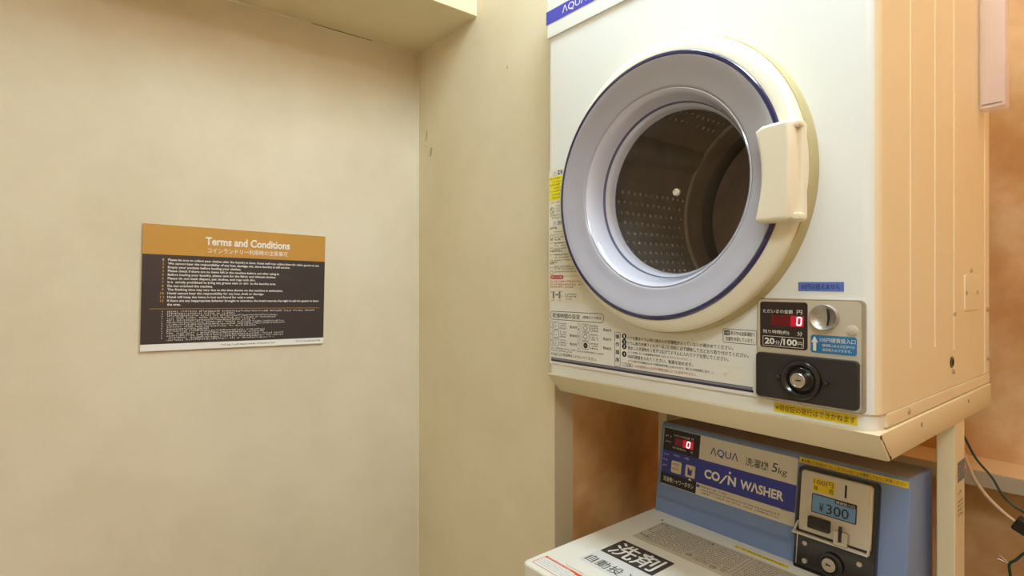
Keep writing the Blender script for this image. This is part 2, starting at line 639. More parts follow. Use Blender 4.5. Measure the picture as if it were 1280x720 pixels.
for i, (s, xe) in enumerate(zip(rows, widths)):
    y = .2085 - i * .0087
    desc = .0 if not any(c in s for c in 'gpqyj,') else -.0012
    it.append((s, .0505, xe, y + desc, y + .0058, .022))
    if i < 12:
        nums.append((str(i + 1), .0395 if i < 9 else .0365, .0425 if i < 9 else .0435, y, y + .0054, .01))
lettering('english_rules', SG, it, .0067, M['sign_ink'], sign)
lettering('rule_numbers', SG, nums, .0067, M['sign_gold_ink'], sign)
box('divider_line', SG, .016, .406, .0965, .0975, .0064, .0067, M['gold'], sign)
jr = []
for i, xe in enumerate((.398, .20, .30, .30, .245, .315, .32, .255, .14, .268, .268, .316, .315, .293)):
    jr.append((.0505, xe, .0885 - i * .00515, .0042))
for i in range(12):
    jr.append((.040, .0445, .0885 - i * .0056, .0036))
fine_print('japanese_rules', SG, jr, .0067, M['sign_ink'], sign, 3)
fine_print('footer_note', SG, [(.165, .295, .0055, .004)], .0067, M['ink'], sign, 4)
fine_print('footer_name', SG, [(.345, .412, .0062, .0045)], .0067, M['ink_navy'], sign, 5)

# ------------------------------------------------------------------ the dryer
DX0, DX1, DY0, DY1, DZ0, DZ1 = -0.879, -0.2595, 0.80, 1.376, 1.2118, 2.02
DCX, DCZ = -0.575, 1.5375
dryer = thing('clothes_dryer', (-.57, 1.09, 1.192), 'white coin-operated front-loading clothes dryer with round door on a stand', 'dryer')
FD = F((0, DY0, 0), (1, 0, 0), (0, 0, 1))         # dryer front: x, z, out of the front
FS = F((DX1, 0, 0), (0, 1, 0), (0, 0, 1))         # dryer right side: y, z, out of the side

# body: rounded shell with a bored-out drum chamber
pts = rr_pts(DX0, DX1, DY0, DY1, (.016, .019, .004, .004), 8)
body = prism('body', W, pts, DZ0, DZ1, M['enamel'], dryer, .006)


def bore(r, d0, d1):
    c = lathe('bore', FD, DCX, DCZ, [(0, d0), (r, d0), (r, d1), (0, d1)], None, None, 96)
    md = body.modifiers.new('bore', 'BOOLEAN')
    md.operation = 'DIFFERENCE'
    md.solver = 'EXACT'
    # the body mesh is stored relative to the dryer's base
    md.object = c
    return c


cut = [bore(.19, -.16, .1), bore(.248, -.53, -.045)]
dg = bpy.context.evaluated_depsgraph_get()
dg.update()
nm = bpy.data.meshes.new_from_object(body.evaluated_get(dg))
body.modifiers.clear()
weight(body)
body.data = nm
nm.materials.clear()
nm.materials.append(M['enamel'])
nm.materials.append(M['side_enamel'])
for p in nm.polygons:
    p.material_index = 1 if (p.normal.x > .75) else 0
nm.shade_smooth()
nm.set_sharp_from_angle(angle=math.radians(30))
for c in cut:
    bpy.data.objects.remove(c)

prism('skirt', W, rr_pts(DX0 + .004, DX1 - .003, DY0 + .003, DY1 - .012, (.014, .018, .004, .004), 8), 1.1905, DZ0 + .0005, M['enamel'], dryer, label='cream lower skirt')
prism('upper_panel', FD, rr_pts(DX0 + .0065, DX1 - .02, 1.895, DZ1 - .012, .003), 0, .0035, M['enamel'], dryer, .0015, label='raised panel above the door')
box('brand_strip', FD, -.8748, -.62, 1.9245, 1.9515, .0035, .0042, M['blue_brand'], dryer, label='blue brand strip')
lettering('brand_name', FD, [('ΛQUΛ', -.826, -.758, 1.9292, 1.9465, .006)], .0045, M['ink_white'], dryer)

# side panel: pressed ribs, access plate, screws, cable hole
for y, z0 in ((.9225, 1.29), (1.0355, 1.283), (1.1365, 1.272), (1.3385, 1.2125)):
    lathe_pts = [(-.0022, 0), (-.0015, .0009), (0, .0013), (.0015, .0009), (.0022, 0)]
    bm = bmesh.new()
    a = [bm.verts.new(FS.p(y + q[0], z0, q[1])) for q in lathe_pts]
    b = [bm.verts.new(FS.p(y + q[0], DZ1 - .01, q[1])) for q in lathe_pts]
    for i in range(4):
        bm.faces.new((a[i], a[i + 1], b[i + 1], b[i]))
    bm.faces.new(a)
    bm.faces.new(b)
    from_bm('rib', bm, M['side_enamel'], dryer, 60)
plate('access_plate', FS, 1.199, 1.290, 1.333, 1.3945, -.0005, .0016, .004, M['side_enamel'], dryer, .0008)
for y, z in ((1.2388, 1.4025), (1.2075, 1.3635), (1.2782, 1.3642), (1.1371, 1.3301), (1.355, 1.3306), (1.1303, 1.2362), (1.355, 1.2386), (1.3345, 1.83), (1.352, 1.832)):
    screw(FS, y, z, .0042, .003, M['chrome'], dryer)
lathe('cable_hole', FS, 1.1235, 1.2519, [(.0095, 0), (.0095, .0012), (.0085, .0018), (.0065, .0018), (.0055, .0006), (0, .0005)], M['black'], dryer, 20, label='black round grommet')
screw(FS, .912, 1.2025, .0045, .003, M['chrome'], dryer)
# the side lip of the skirt
box('side_lip', W, DX1 - .012, DX1 + .001, DY0 + .03, DY1 - .004, 1.1925, DZ0 - .001, M['side_enamel'], dryer, .001)

# ------------------------------------------------------------------ dryer door
OFF = (.008, .002, .985, 1.015)            # the frame's outer edge sits a little towards the handle
CON = (0, 0, 1, 1)
door = lathe('door_frame', FD, DCX, DCZ,
             [(.192, .0, *OFF), (.2365, .0006, *OFF), (.2375, .004, *OFF), (.2365, .026, *OFF), (.2345, .031, *OFF), (.2305, .0345, *OFF), (.2215, .0385, *CON), (.2186, .0385, *CON), (.2184, .030, *CON), (.192, .02, *CON)],
             M['frame_pl'], dryer, 128, 40, close=True, label='cream round door frame')
lathe('frame_band', FD, DCX + .008, DCZ + .002, [(.2366, .0), (.2412, .0), (.2412, .004), (.2385, .021), (.2366, .021)], M['frame_band'], door, 128, 30, close=True, sx=.985, sv=1.015, label='tan band round the door frame')  # tan band along the outer side of the door frame
lathe('blue_rim', FD, DCX, DCZ, [(.2112, .030), (.2183, .030), (.2183, .0400), (.2168, .0416), (.2132, .0420), (.2112, .0405)], M['blue_edge'], door, 128, 35, close=True, label='dark blue translucent rim')
lathe('door_ring', FD, DCX, DCZ, [(.2124, .030), (.2122, .0400), (.2112, .0414), (.2080, .0410), (.200, .0380), (.188, .0335), (.176, .0300), (.1690, .0290), (.1655, .0275), (.1640, .0240), (.1640, .020)], M['ring'], door, 128, 50, label='lavender-grey glossy plastic ring')
bowl = lathe('door_bowl', FD, DCX, DCZ, [(.1645, .0265), (.1628, .0275), (.1598, .0245), (.1560, .016), (.1522, .006), (.1492, -.004), (.1472, -.010), (.1438, -.0135), (.1415, -.020), (.1400, -.030)], M['bowl'], door, 128, 50, label='clear glossy bowl sinking to the glass')
lathe('bowl_line', FD, DCX, DCZ, [(.1502, -.0052), (.1486, -.0102), (.1470, -.0102), (.1484, -.0050)], M['blue_line'], bowl, 128, 40, close=True, label='thin dark blue line')
glass = lathe('door_glass', FD, DCX, DCZ, [(0, -.0300), (.139, -.0300)], M['glass'], door, 96, 40, label='dark glass pane')
lathe('glass_clip', FD, DCX, DCZ, [(.0062, -.0296), (.0062, -.0255), (.0052, -.0240), (.0034, -.0240), (.0028, -.0262), (0, -.0262)], M['cap'], glass, 24, 30, label='small ivory cap at the middle of the glass')
# handle
hp = []
for i in range(9):
    t = i / 8
    z = 1.4665 + t * .120
    hp.append((-.3870 + .0085 * math.sin(PI * t), z))
face = [(-.3815, 1.4618), (-.3455, 1.4625), (-.3405, 1.4665), (-.3385, 1.5000), (-.3382, 1.5550), (-.3395, 1.5895), (-.3440, 1.5945), (-.3770, 1.5925)] + hp[::-1]
handle = prism('door_handle', FD, face, .036, .066, M['handle'], door, .006, 'ivory plastic pull handle', 40, 4)
prism('grip_base', FD, rr_pts(-.362, -.3335, 1.4625, 1.5955, .006), .028, .041, M['handle'], handle, .003)
for z0, z1 in ((1.4635, 1.4735), (1.5860, 1.5950)):
    prism('grip_tab', FD, rr_pts(-.352, -.3325, z0, z1, .003), .036, .052, M['handle'], handle, .003)

# drum
drum = lathe('drum', FD, DCX, DCZ, [(.16, -.046), (.236, -.052), (.238, -.060), (.238, -.500), (.0, -.505)], M['steel'], dryer, 96, 40, label='steel drum inside')
for d in (-.407,):
    lathe('drum_bead', FD, DCX, DCZ, [(.238, d - .006), (.233, d - .003), (.2355, d), (.233, d + .003), (.238, d + .006)], M['steel'], drum, 96, 60)
lathe('drum_rim', FD, DCX, DCZ, [(.238, -.480), (.232, -.484), (.222, -.496), (.220, -.504)], M['steel_dark'], drum, 96, 40)
lathe('rear_plate', FD, DCX, DCZ, [(.195, -.504), (.190, -.490), (.12, -.484), (.06, -.484), (.05, -.492), (0, -.492)], M['steel'], drum, 64, 40)
vs, fs = [], []
LIFT = [math.radians(180 - 34 + 120 * k) for k in range(3)]
na = 66
for ia in range(na):
    a = 2 * PI * ia / na
    if min(abs((a - l + PI) % (2 * PI) - PI) for l in LIFT) < math.radians(19):
        continue
    for iy in range(12):
        d = -.155 - .0205 * iy - (.01 if ia % 2 else 0)
        if d < -.392:
            continue
        c = FD.p(DCX + .238 * math.cos(a), DCZ + .238 * math.sin(a), d)
        inn = Vector((-math.cos(a), 0, -math.sin(a)))
        t1 = Vector((0, 1, 0))
        t2 = inn.cross(t1)
        b = len(vs)
        r = .0042
        for k in range(6):
            vs.append(c + (t1 * math.cos(k * PI / 3) + t2 * math.sin(k * PI / 3)) * r)
        for k in range(6):
            vs.append(c + (t1 * math.cos(k * PI / 3) + t2 * math.sin(k * PI / 3)) * r * .6 + inn * .0030)
        for k in range(6):
            fs.append((b + k, b + (k + 1) % 6, b + 6 + (k + 1) % 6, b + 6 + k))
        fs.append([b + 6 + k for k in range(6)])
me = bpy.data.meshes.new('drum_dimples')
me.from_pydata(vs, [], fs)
me.update()
o = link_mesh('drum_dimples', me, M['bump'], drum, 60)
o['kind'] = 'stuff'
for l in LIFT:
    bm = bmesh.new()
    c, s = math.cos(l), math.sin(l)
    tv = Vector((-s, 0, c))
    inn = Vector((-c, 0, -s))
    prof = [(-.036, -.004), (-.018, .012), (0, .022), (.018, .012), (.036, -.004)]
    A = []
    for d, k in ((-.075, .3), (-.12, 1), (-.34, 1), (-.40, .3)):
        base = FD.p(DCX + .237 * c, DCZ + .237 * s, d)
        A.append([bm.verts.new(base + tv * p + inn * (h * k if h > 0 else h)) for p, h in prof])
    for p, q in zip(A[:-1], A[1:]):
        for i in range(4):
            bm.faces.new((p[i], p[i + 1], q[i + 1], q[i]))
    from_bm('drum_lifter', bm, M['steel'], drum, 50)

# ------------------------------------------------------------------ dryer control panel
E0 = .0004
cp = plate('control_panel', FD, -.4150, -.2722, 1.2112, 1.3583, 0, .0045, .007, M['satin_edge'], dryer, .002, 'champagne coin and display panel')
plate('panel_face', FD, -.4128, -.2766, 1.2135, 1.3562, .0045, .0052, .006, M['satin'], cp)
disp = plate('display', FD, -.4092, -.3425, 1.2876, 1.3534, .0052, .0062, .004, M['disp'], cp, .0005, 'dark display with red digit')
box('led_window', FD, -.3925, -.3475, 1.3195, 1.3345, .0062, .0064, M['led'], cp)
box('led_lit_window', FD, -.3650, -.3475, 1.3195, 1.3345, .0064, .0066, M['led_hot'], cp)
seven_seg_zero('led_digit', FD, -.3575, 1.3210, .0075, .0122, .0068, M['digit'], cp)
for it_ in [('ただいまの金額', -.4045, -.3620, 1.3372, 1.3428, .003), ('円', -.3565, -.3492, 1.3366, 1.3428, .003),
                              ('残り時間(約)', -.4045, -.3670, 1.3072, 1.3130, .003), ('分', -.3560, -.3488, 1.3068, 1.3130, .003),
                              ('20', -.4020, -.3875, 1.2925, 1.3015, .03), ('分', -.3868, -.3800, 1.2925, 1.2985, .003), ('/', -.3800, -.3755, 1.2915, 1.3025, .01),
                              ('100', -.3750, -.3560, 1.2925, 1.3015, .03), ('円', -.3550, -.3490, 1.2925, 1.2985, .003)]:
    lettering('display_text', FD, [it_], .0066, M['ink_white'], cp)
outline('rate_box', FD, -.4048, -.3472, 1.2900, 1.3042, .0065, .0006, .0008, M['ink_white'], cp)
cup = lathe('coin_cup', FD, -.3200, 1.3345, [(.0178, .0052), (.0176, .0118), (.0168, .0126), (.0158, .0118), (.0135, .0092), (.0100, .0070), (.006, .0060), (0, .0057)], M['cup'], cp, 40, 60, label='dished chrome coin slot')
prism('coin_slit', FD, [(-.3168, 1.3232), (-.3150, 1.3232), (-.3140, 1.3345), (-.3150, 1.3458), (-.3168, 1.3458), (-.3158, 1.3345)], .0054, .0090, M['ink_black'], cp)
screw(FD, -.3265, 1.3352, .0024, .0088, M['chrome'], cp)
lathe('round_plug', FD, -.2872, 1.3185, [(.0072, .0052), (.0072, .0058), (.0066, .0062), (0, .0062)], M['satin'], cp, 28)
bl = plate('coin_label', FD, -.3385, -.2815, 1.2860, 1.3102, .0052, .0056, .0035, M['blue_lab'], cp, 0, 'blue coin slot label')
lettering('coin_label_text', FD, [('100円硬貨投入口', -.3265, -.2830, 1.3010, 1.3072, .003), ('連続投入および途中での', -.3235, -.2838, 1.2950, 1.2988, .003), ('追加投入もできます。', -.3235, -.2875, 1.2892, 1.2930, .003)], .0059, M['ink_white'], cp)
prism('arrow', FD, [(-.3352, 1.2885), (-.3312, 1.2885), (-.3312, 1.3000), (-.3288, 1.3000), (-.3332, 1.3082), (-.3376, 1.3000), (-.3352, 1.3000)], .0056, .0059, M['ink_white'], cp, smooth=None)
lk = plate('lock_box', FD, -.4125, -.2782, 1.2165, 1.2800, .0052, .0130, .0055, M['black_tex'], cp, .002, 'black textured coin box cover')
lathe('lock_ring', FD, -.3475, 1.2478, [(.0268, .0130), (.0268, .0165), (.0252, .0185), (.0215, .0190), (.0195, .0172), (.0185, .0165), (.0165, .0185), (.0150, .0160), (.0110, .0150), (0, .0150)], M['black'], cp, 48, 40)
lathe('lock_cylinder', FD, -.3485, 1.2478, [(.0100, .0150), (.0100, .0225), (.0092, .0235), (.0082, .0235), (.0078, .0228), (0, .0228)], M['chrome'], cp, 32, 35, label='chrome key cylinder')
box('keyhole', FD, -.3508, -.3440, 1.2469, 1.2487, .0228, .0232, M['ink_black'], cp)
for x in (-.3780, -.3150):
    screw(FD, x, 1.2476, .0042, .0175, M['black'], cp)

# stickers and print on the dryer front
tp = box('tape_notice', FD, -.3572, -.2988, 1.3690, 1.3816, .0, .0006, M['blue_tape'], dryer, label='blue tape notice above the panel')
lettering('tape_text', FD, [('50円は使えません', -.3528, -.3030, 1.3716, 1.3792, .0)], .0009, M['ink_black'], dryer)
FK = F((0, DY0 + .003, 0), (1, 0, 0), (0, 0, 1))
box('receipt_notice', FK, -.3928, -.2838, 1.1948, 1.2080, .0, .0007, M['yellow'], dryer, label='yellow notice tape on the skirt')
lettering('receipt_text', FK, [('※領収証の発行はできかねます', -.3900, -.2860, 1.1968, 1.2060, .0)], .001, M['ink_black'], dryer)
box('stripe', FD, -.8636, -.4235, 1.2208, 1.2243, 0, E0, M['ink_grey'], dryer, label='grey stripe')
box('stripe', FD, -.8636, -.4222, 1.2172, 1.2208, 0, E0, M['ink_navy'], dryer, label='navy stripe')
box('stripe', FD, -.8636, -.4235, 1.2243, 1.2250, 0, E0, M['ink_navy'], dryer)

# caution sticker down the left of the door
cs = plate('caution_sticker', FD, -.8705, -.770, 1.3400, 1.6170, 0, E0, .006, M['paper_warm'], dryer, 0, 'tall caution sticker beside the door')
D1, D2, D3 = .0006, .0008, .0010
plate('title_plate', FD, -.866, -.800, 1.6030, 1.6150, E0, D1, .004, M['paper'], cs)
box('yellow_block', FD, -.8680, -.800, 1.5530, 1.6025, E0, D1, M['yellow_hot'], cs, label='yellow warning block')
lettering('title', FD, [('⚠', -.857, -.847, 1.6042, 1.6138, 0), ('警告', -.844, -.828, 1.6045, 1.6140, .02)], D2, M['ink_black'], cs)
rw = []
for i, (xe, h) in enumerate(((-.828, .0042), (-.82, .0034), (-.835, .0048), (-.822, .0034), (-.826, .0040), (-.818, .0034), (-.83, .0034))):
    rw.append((-.8665 if i in (0, 2, 4) else -.860, xe, 1.5960 - i * .0066, h))
fine_print('warning_print', FD, rw, D2, M['ink'], cs, 11)
fine_print('red_heading', FD, [(-.8675, -.815, 1.5460, .0045)], D2, M['ink_red'], cs, 15)
fine_print('red_print', FD, [(-.8655, -.776, 1.3815, .0046), (-.8655, -.770, 1.3755, .0046), (-.8655, -.790, 1.3700, .0046)], D2, M['ink_red'], cs, 12)
lathe('prohibition_mark', FD, -.8605, 1.5320, [(.0068, D2), (.0058, D2)], M['ink'], cs, 24)
prism('prohibition_bar', FD, [(-.8652, 1.5360), (-.8643, 1.5368), (-.8558, 1.5280), (-.8567, 1.5272)], D2, D3, M['ink'], cs, smooth=None)
plate('title_plate', FD, -.866, -.805, 1.5000, 1.5105, E0, D1, .004, M['paper'], cs)
lettering('title', FD, [('⚠', -.857, -.847, 1.5012, 1.5098, 0), ('注意', -.844, -.828, 1.5012, 1.5100, .02)], D2, M['ink_black'], cs)
rw = [(-.850, -.812, 1.5395, .0032), (-.850, -.815, 1.5340, .0032), (-.848, -.812, 1.5285, .0032), (-.866, -.815, 1.5200, .0032), (-.866, -.812, 1.5150, .0030)]
y = 1.4925
k = 0
while y > 1.398:
    head = k % 4 == 0
    rw.append((-.867 if head else -.853, -.840 + .006 * (k % 3) if head else -.812 + .0045 * (1.4925 - y) / .01, y, .0050 if head else .0033))
    y -= .0072 if head else .0056
    k += 1
fine_print('caution_print', FD, rw, D2, M['ink'], cs, 13)
for z in (1.4770, 1.4500, 1.4240, 1.4020):
    lathe('icon_circle', FD, -.8615, z, [(.0048, D2), (.0040, D2)], M['ink'], cs, 18)
for z in (1.4640, 1.4395, 1.4125, 1.3940):
    box('rule_line', FD, -.868, -.818 + (1.464 - z) * .5, z, z + .0006, E0, D2, M['ink_grey'], cs)
plate('red_pill', FD, -.8655, -.8265, 1.3885, 1.3965, E0, D1, .0038, M['ink_red'], cs)
lettering('red_pill_text', FD, [('乾燥フィルターの掃除', -.8625, -.8295, 1.3902, 1.3950, .006)], D2, M['ink_white'], cs)
for x in (-.856, -.838):
    plate('pictogram', FD, x - .0025, x + .0025, 1.3480, 1.3635, E0, D2, .002, M['ink_grey'], cs)
prism('pictogram', FD, [(-.850, 1.3550), (-.8445, 1.3550), (-.8445, 1.3535), (-.8425, 1.3560), (-.8445, 1.3585), (-.8445, 1.3570), (-.850, 1.3570)], E0, D2, M['ink'], cs, smooth=None)
fine_print('pictogram_print', FD, [(-.866, -.859, 1.3600, .003), (-.834, -.826, 1.3615, .003), (-.834, -.827, 1.3520, .003), (-.822, -.786, 1.3560, .0036), (-.822, -.786, 1.3510, .0036), (-.820, -.80, 1.3462, .0032), (-.862, -.850, 1.3435, .0028), (-.842, -.834, 1.3435, .0028)], D2, M['ink'], cs, 14)

# drying-time chart
ch = outline('time_chart', FD, -.8655, -.7165, 1.3040, 1.3220, E0, .0010, .008, M['ink'], dryer)
lettering('chart_heading', FD, [('乾燥時間の目安', -.859, -.780, 1.3078, 1.3178, .004), ('(乾燥だけの場合)', -.772, -.722, 1.3092, 1.3160, .004)], E0, M['ink'], ch)
for j, (x0, xi0, xi1, tx, bx) in enumerate(((-.8655, -.8570, -.8400, -.838, -.808), (-.786, -.7745, -.7545, -.7515, -.7185))):
    outline('chart_column', FD, x0, x0 + .0065, 1.2490, 1.3005, E0, .0006, .0015, M['ink'], ch)
    fine_print('chart_column_print', FD, [(x0 + .001, x0 + .0055, 1.286 - .0135 * q, .0040) for q in range(3)], D1, M['ink'], ch, 20 + j)
    for r in range(3):
        z = 1.2840 - r * .0172
        outline('garment_icon', FD, xi0, xi1, z, z + .0160, E0, .0007, .004, M['ink'], ch)
        if j == 1:
            lathe('drum_icon', FD, (xi0 + xi1) / 2, z + .008, [(.0055, D1), (.0040 if r < 2 else .001, D1)], M['ink_grey'] if r < 2 else M['ink'], ch, 18)
        else:
            fine_print('garment_print', FD, [(xi0 + .004, xi1 - .003, z + .010, .004), (xi0 + .003, xi1 - .003, z + .004, .004)], D1, M['ink_grey'], ch, 30 + r)
        fine_print('chart_print', FD, [(tx, tx + .022, z + .0112 - .0048 * q, .0036) for q in range(3)], E0, M['ink'], ch, 40 + r + 5 * j)
    lettering('chart_times', FD, [('約30分' if j == 0 else '約60分', bx, bx + .0205, 1.2885 - r * .0172, 1.2945 - r * .0172, .01) for r in range(3)], E0, M['ink'], ch)
fine_print('chart_note', FD, [(-.864, -.7165, 1.2432, .0034), (-.864, -.80, 1.2385, .0034)], E0, M['ink'], ch, 51)
lettering('chart_warning', FD, [('4.5kg以上の洗濯物を入れないでください。', -.864, -.7345, 1.2290, 1.2362, .004)], E0, M['ink'], ch)

# operating steps
stp = outline('operating_steps', FD, -.6905, -.6765, 1.2262, 1.2895, E0, .0008, .0025, M['ink'], dryer)
lettering('steps_heading', FD, [(c, -.6882, -.6790, 1.2770 - i * .0145, 1.2858 - i * .0145, .01) for i, c in enumerate('操作順序')], E0, M['ink_black'], stp)
for i, z in enumerate((1.2835, 1.2735, 1.2650, 1.2510)):
    lathe('step_dot', FD, -.6672, z - .0005, [(0, D1), (.0052, D1)], M['ink_black'], stp, 20)
    lettering('step_number', FD, [(str('1234'[i]), -.6686, -.6658, z - .0034, z + .0024, .02)], D2, M['paper'], stp)
lettering('step_text', FD, [('ドアを開きドラム内に他の人の洗濯物が入っていないか確かめてください。', -.6590, -.4545, 1.2772, 1.2838, .006),
                            ('ドラム奥の糸屑フィルターはご使用前に必ず掃除して元どおり取り付けてください。', -.6590, -.4295, 1.2680, 1.2746, .006),
                            ('脱水した洗濯物を１枚ずつ広げてドラムに入れてドアを閉じてください。', -.6590, -.4620, 1.2592, 1.2660, .006),
                            ('(ドアを閉じないと乾燥運転が始まらないようにしてください。)', -.6585, -.5275, 1.2522, 1.2568, .002),
                            ('100円硬貨を入れてください。乾燥を始めます。', -.6585, -.5245, 1.2436, 1.2504, .006),
                            ('(ドアを開ければ運転は止まり時間は数字盤に止められます。閉じれば再運転します。)', -.6585, -.4885, 1.2364, 1.2412, .002)], E0, M['ink'], stp)
outline('caution_pill', FD, -.6725, -.6475, 1.2280, 1.2346, E0, .0005, .003, M['ink'], stp)
lettering('caution_pill_text', FD, [('ご注意', -.6685, -.6515, 1.2292, 1.2334, .002)], E0, M['ink'], stp)
lettering('caution_text', FD, [('100円硬貨投入口以外の硬貨は投入しても返却されません。', -.6430, -.5165, 1.2290, 1.2338, .002)], E0, M['ink_red'], stp)
nb = outline('notice_box', FD, -.4715, -.4170, 1.2882, 1.3098, E0, .0007, .0025, M['ink'], dryer)
box('notice_chip', FD, -.4692, -.4600, 1.3000, 1.3072, E0, D1, M['ink_navy'], nb)
lettering('notice_text', FD, [('冷却', -.4684, -.4608, 1.3012, 1.3060, .006)], D2, M['ink_white'], nb)
lettering('notice_text', FD, [('表示中は送風運転で', -.4588, -.4198, 1.3004, 1.3066, .003), ('衣類を冷却しています。', -.4668, -.4215, 1.2912, 1.2976, .003)], E0, M['ink'], nb)
lettering('capacity_mark', FD, [('4.5', -.4735, -.4430, 1.2330, 1.2455, .012), ('kg', -.4410, -.4290, 1.2310, 1.2390, .0), ('乾燥容量', -.4700, -.4380, 1.2488, 1.2545, .0)], E0, M['ink_faint'], dryer)

# ------------------------------------------------------------------ dryer stand
stand = thing('dryer_stand', (-.56, 1.09, 0), 'cream steel stand carrying the dryer over the washing machine', 'stand')
TX0, TX1, TY0, TY1, TZ0, TZ1 = -.868, -.2555, .790, 1.368, 1.1500, 1.1905
bm = bmesh.new()
SL = .037
lo = [(TX0 + .002, TY0 + SL), (TX1, TY0 + SL), (TX1, TY1), (TX0 + .002, TY1)]
hi = [(TX0, TY0), (TX1, TY0), (TX1, TY1), (TX0, TY1)]
a = [bm.verts.new((x, y_, TZ0)) for x, y_ in lo]
b = [bm.verts.new((x, y_, TZ1)) for x, y_ in hi]
bm.faces.new(a[::-1])
bm.faces.new(b)
for i in range(4):
    bm.faces.new((a[i], a[(i + 1) % 4], b[(i + 1) % 4], b[i]))
bmesh.ops.recalc_face_normals(bm, faces=bm.faces)
bmesh.ops.bevel(bm, geom=list(bm.edges), offset=.0025, segments=2, profile=.5, affect='EDGES')
tray = from_bm('tray', bm, M['tray'], stand, 35, 'cream folded steel tray')
FT = F((TX1, 0, 0), (0, 1, 0), (0, 0, 1))
for y, z in ((.957, 1.1776), (1.208, 1.1784)):
    plate('tray_hole', FT, y - .0018, y + .0018, z - .0032, z + .0032, 0, .0003, .0016, M['plug'], tray)
for (y, z) in ((.7935, 1.1868), (.8275, 1.1545)):
    lathe('corner_hole', FT, y + .004, z, [(0, .0004), (.0028, .0004)], M['plug'], tray, 12)
# open folded seam on the front corner
prism('corner_seam', FT, [(.7965, 1.1880), (.7985, 1.1880), (.8325, 1.1540), (.8305, 1.1535)], 0, .0003, M['plug'], tray, smooth=None)
FTF = F((0, TY0 + .0305, 1.157), (1, 0, 0), (0, -SL, TZ1 - TZ0))
for nmx, x0, x1, y0_, y1_ in (('leg', -.2816, -.2560, 1.129, 1.187), ('leg', -.838, -.8115, 1.129, 1.187)):
    box('leg', W, x0, x1, y0_, y1_, .03, TZ0 + .001, M['tray'], stand, .003)
    box('foot_bar', W, x0, x1, .74, 1.45, 0, .03, M['tray'], stand, .003)
box('cross_bar', W, -.812, -.281, 1.20, 1.225, .30, .34, M['tray'], stand, .002)
FL = F((-.2560, 0, 0), (0, 1, 0), (0, 0, 1))
plate('leg_label', FL, 1.142, 1.184, 1.052, 1.086, 0, .0004, .001, M['ink_grey'], stand, 0, 'grey rating label')
fine_print('leg_label_print', FL, [(1.144, 1.182, 1.079 - .006 * i, .004) for i in range(5)], .0006, M['ink'], stand, 61)
fine_print('leg_print', FL, [(1.144, 1.170, 1.032, .006), (1.144, 1.180, 1.018, .004), (1.144, 1.180, 1.011, .004), (1.144, 1.180, 1.004, .004), (1.144, 1.178, .995, .006)], .0003, M['ink'], stand, 62)

# ------------------------------------------------------------------ washing machine
wm = thing('washing_machine', (-.535, .93, 0), 'blue and white top-loading coin washing machine under the dryer', 'washing machine')
LX0, LX1, LY0, LY1, LZ = -.785, -.287, .654, 1.036, .873
prism('body', W, rr_pts(-.777, -.295, .672, 1.150, .02), .03, LZ - .028, M['washer_white'], wm, 0)
for (x, y) in ((-.75, .70), (-.325, .70), (-.75, 1.12), (-.325, 1.12)):
    lathe('foot', W, x, y, [(0, 0), (.022, 0), (.022, .012), (.014, .014), (.014, .032), (0, .032)], M['plug'], wm, 20)
top = prism('top_deck', W, rr_pts(LX0, LX1, LY0, LY1 + .10, (.011, .011, .004, .004)), LZ - .030, LZ, M['washer_white'], wm, .006, 'ivory plastic top deck', segs=3)
lid = prism('lid', W, rr_pts(-.7285, -.344, .704, 1.011, .012), LZ, LZ + .004, M['washer_white'], wm, .002, 'ivory lid panel')
FLD = F((0, 0, LZ + .004), (1, 0, 0), (0, 1, 0))
FDK = F((0, 0, LZ), (1, 0, 0), (0, 1, 0))
plate('silver_label', FLD, -.7185, -.560, .7335, .7890, 0, E0, .003, M['lid_plate'], lid)
plate('dark_label', FLD, -.7150, -.5975, .7880, .8545, 0, D1, .002, M['dark_plate'], lid)
lettering('lid_label_large', FLD, [('洗剤', -.7075, -.6065, .7935, .8480, .012)], D2, M['ink_white'], lid)
lettering('lid_label_small', FLD, [('自動投入', -.7130, -.6060, .7405, .7660, .004)], D1, M['ink'], lid)
plate('instruction_label', FLD, -.7170, -.355, .8820, .9850, 0, E0, .003, M['lid_lab'], lid, 0, 'greyish instruction label')
rw = []
for i in range(11):
    v = .9720 - i * .0078
    rw.append((-.700, -.605, v, .0046))
    rw.append((-.597, -.522, v, .0046))
    rw.append((-.508, -.365, v, .0046))
fine_print('instruction_print', FLD, rw, D1, M['ink'], lid, 71)
fine_print('instruction_heads', FLD, [(-.714, -.690, .9700, .007), (-.714, -.700, .9300, .007), (-.714, -.690, .9000, .008), (-.606, -.585, .9700, .008)], D2, M['ink_black'], lid, 72)
for (x0, x1, v0, v1) in ((-.712, -.604, .9260, .9800), (-.600, -.518, .9000, .9800), (-.512, -.362, .8950, .9800)):
    outline('instruction_box', FLD, x0, x1, v0, v1, D2, .0007, .002, M['ink'], lid)
for x, v in ((-.601, .9030), (-.548, .8960)):
    plate('pictogram_patch', FLD, x - .012, x + .012, v - .009, v + .009, E0, D2, .002, M['lid_lab'], lid)
    lathe('pictogram', FLD, x, v, [(.0058, D3), (.0046, D3)], M['ink'], lid, 18)
    box('pictogram_bar', FLD, x - .004, x + .004, v - .0006, v + .0006, D2, D3, M['ink'], lid)
box('caution_tape', FLD, -.5660, -.4640, .9960, 1.0048, 0, .0006, M['yellow'], wm, label='narrow yellow caution tape')
fine_print('caution_tape_print', FLD, [(-.5620, -.4680, .9978, .0052)], .0008, M['ink'], wm, 73)
lathe('lid_stop', FLD, -.7235, .9900, [(.0022, 0), (.0022, .0008), (0, .0008)], M['plug'], lid, 12)
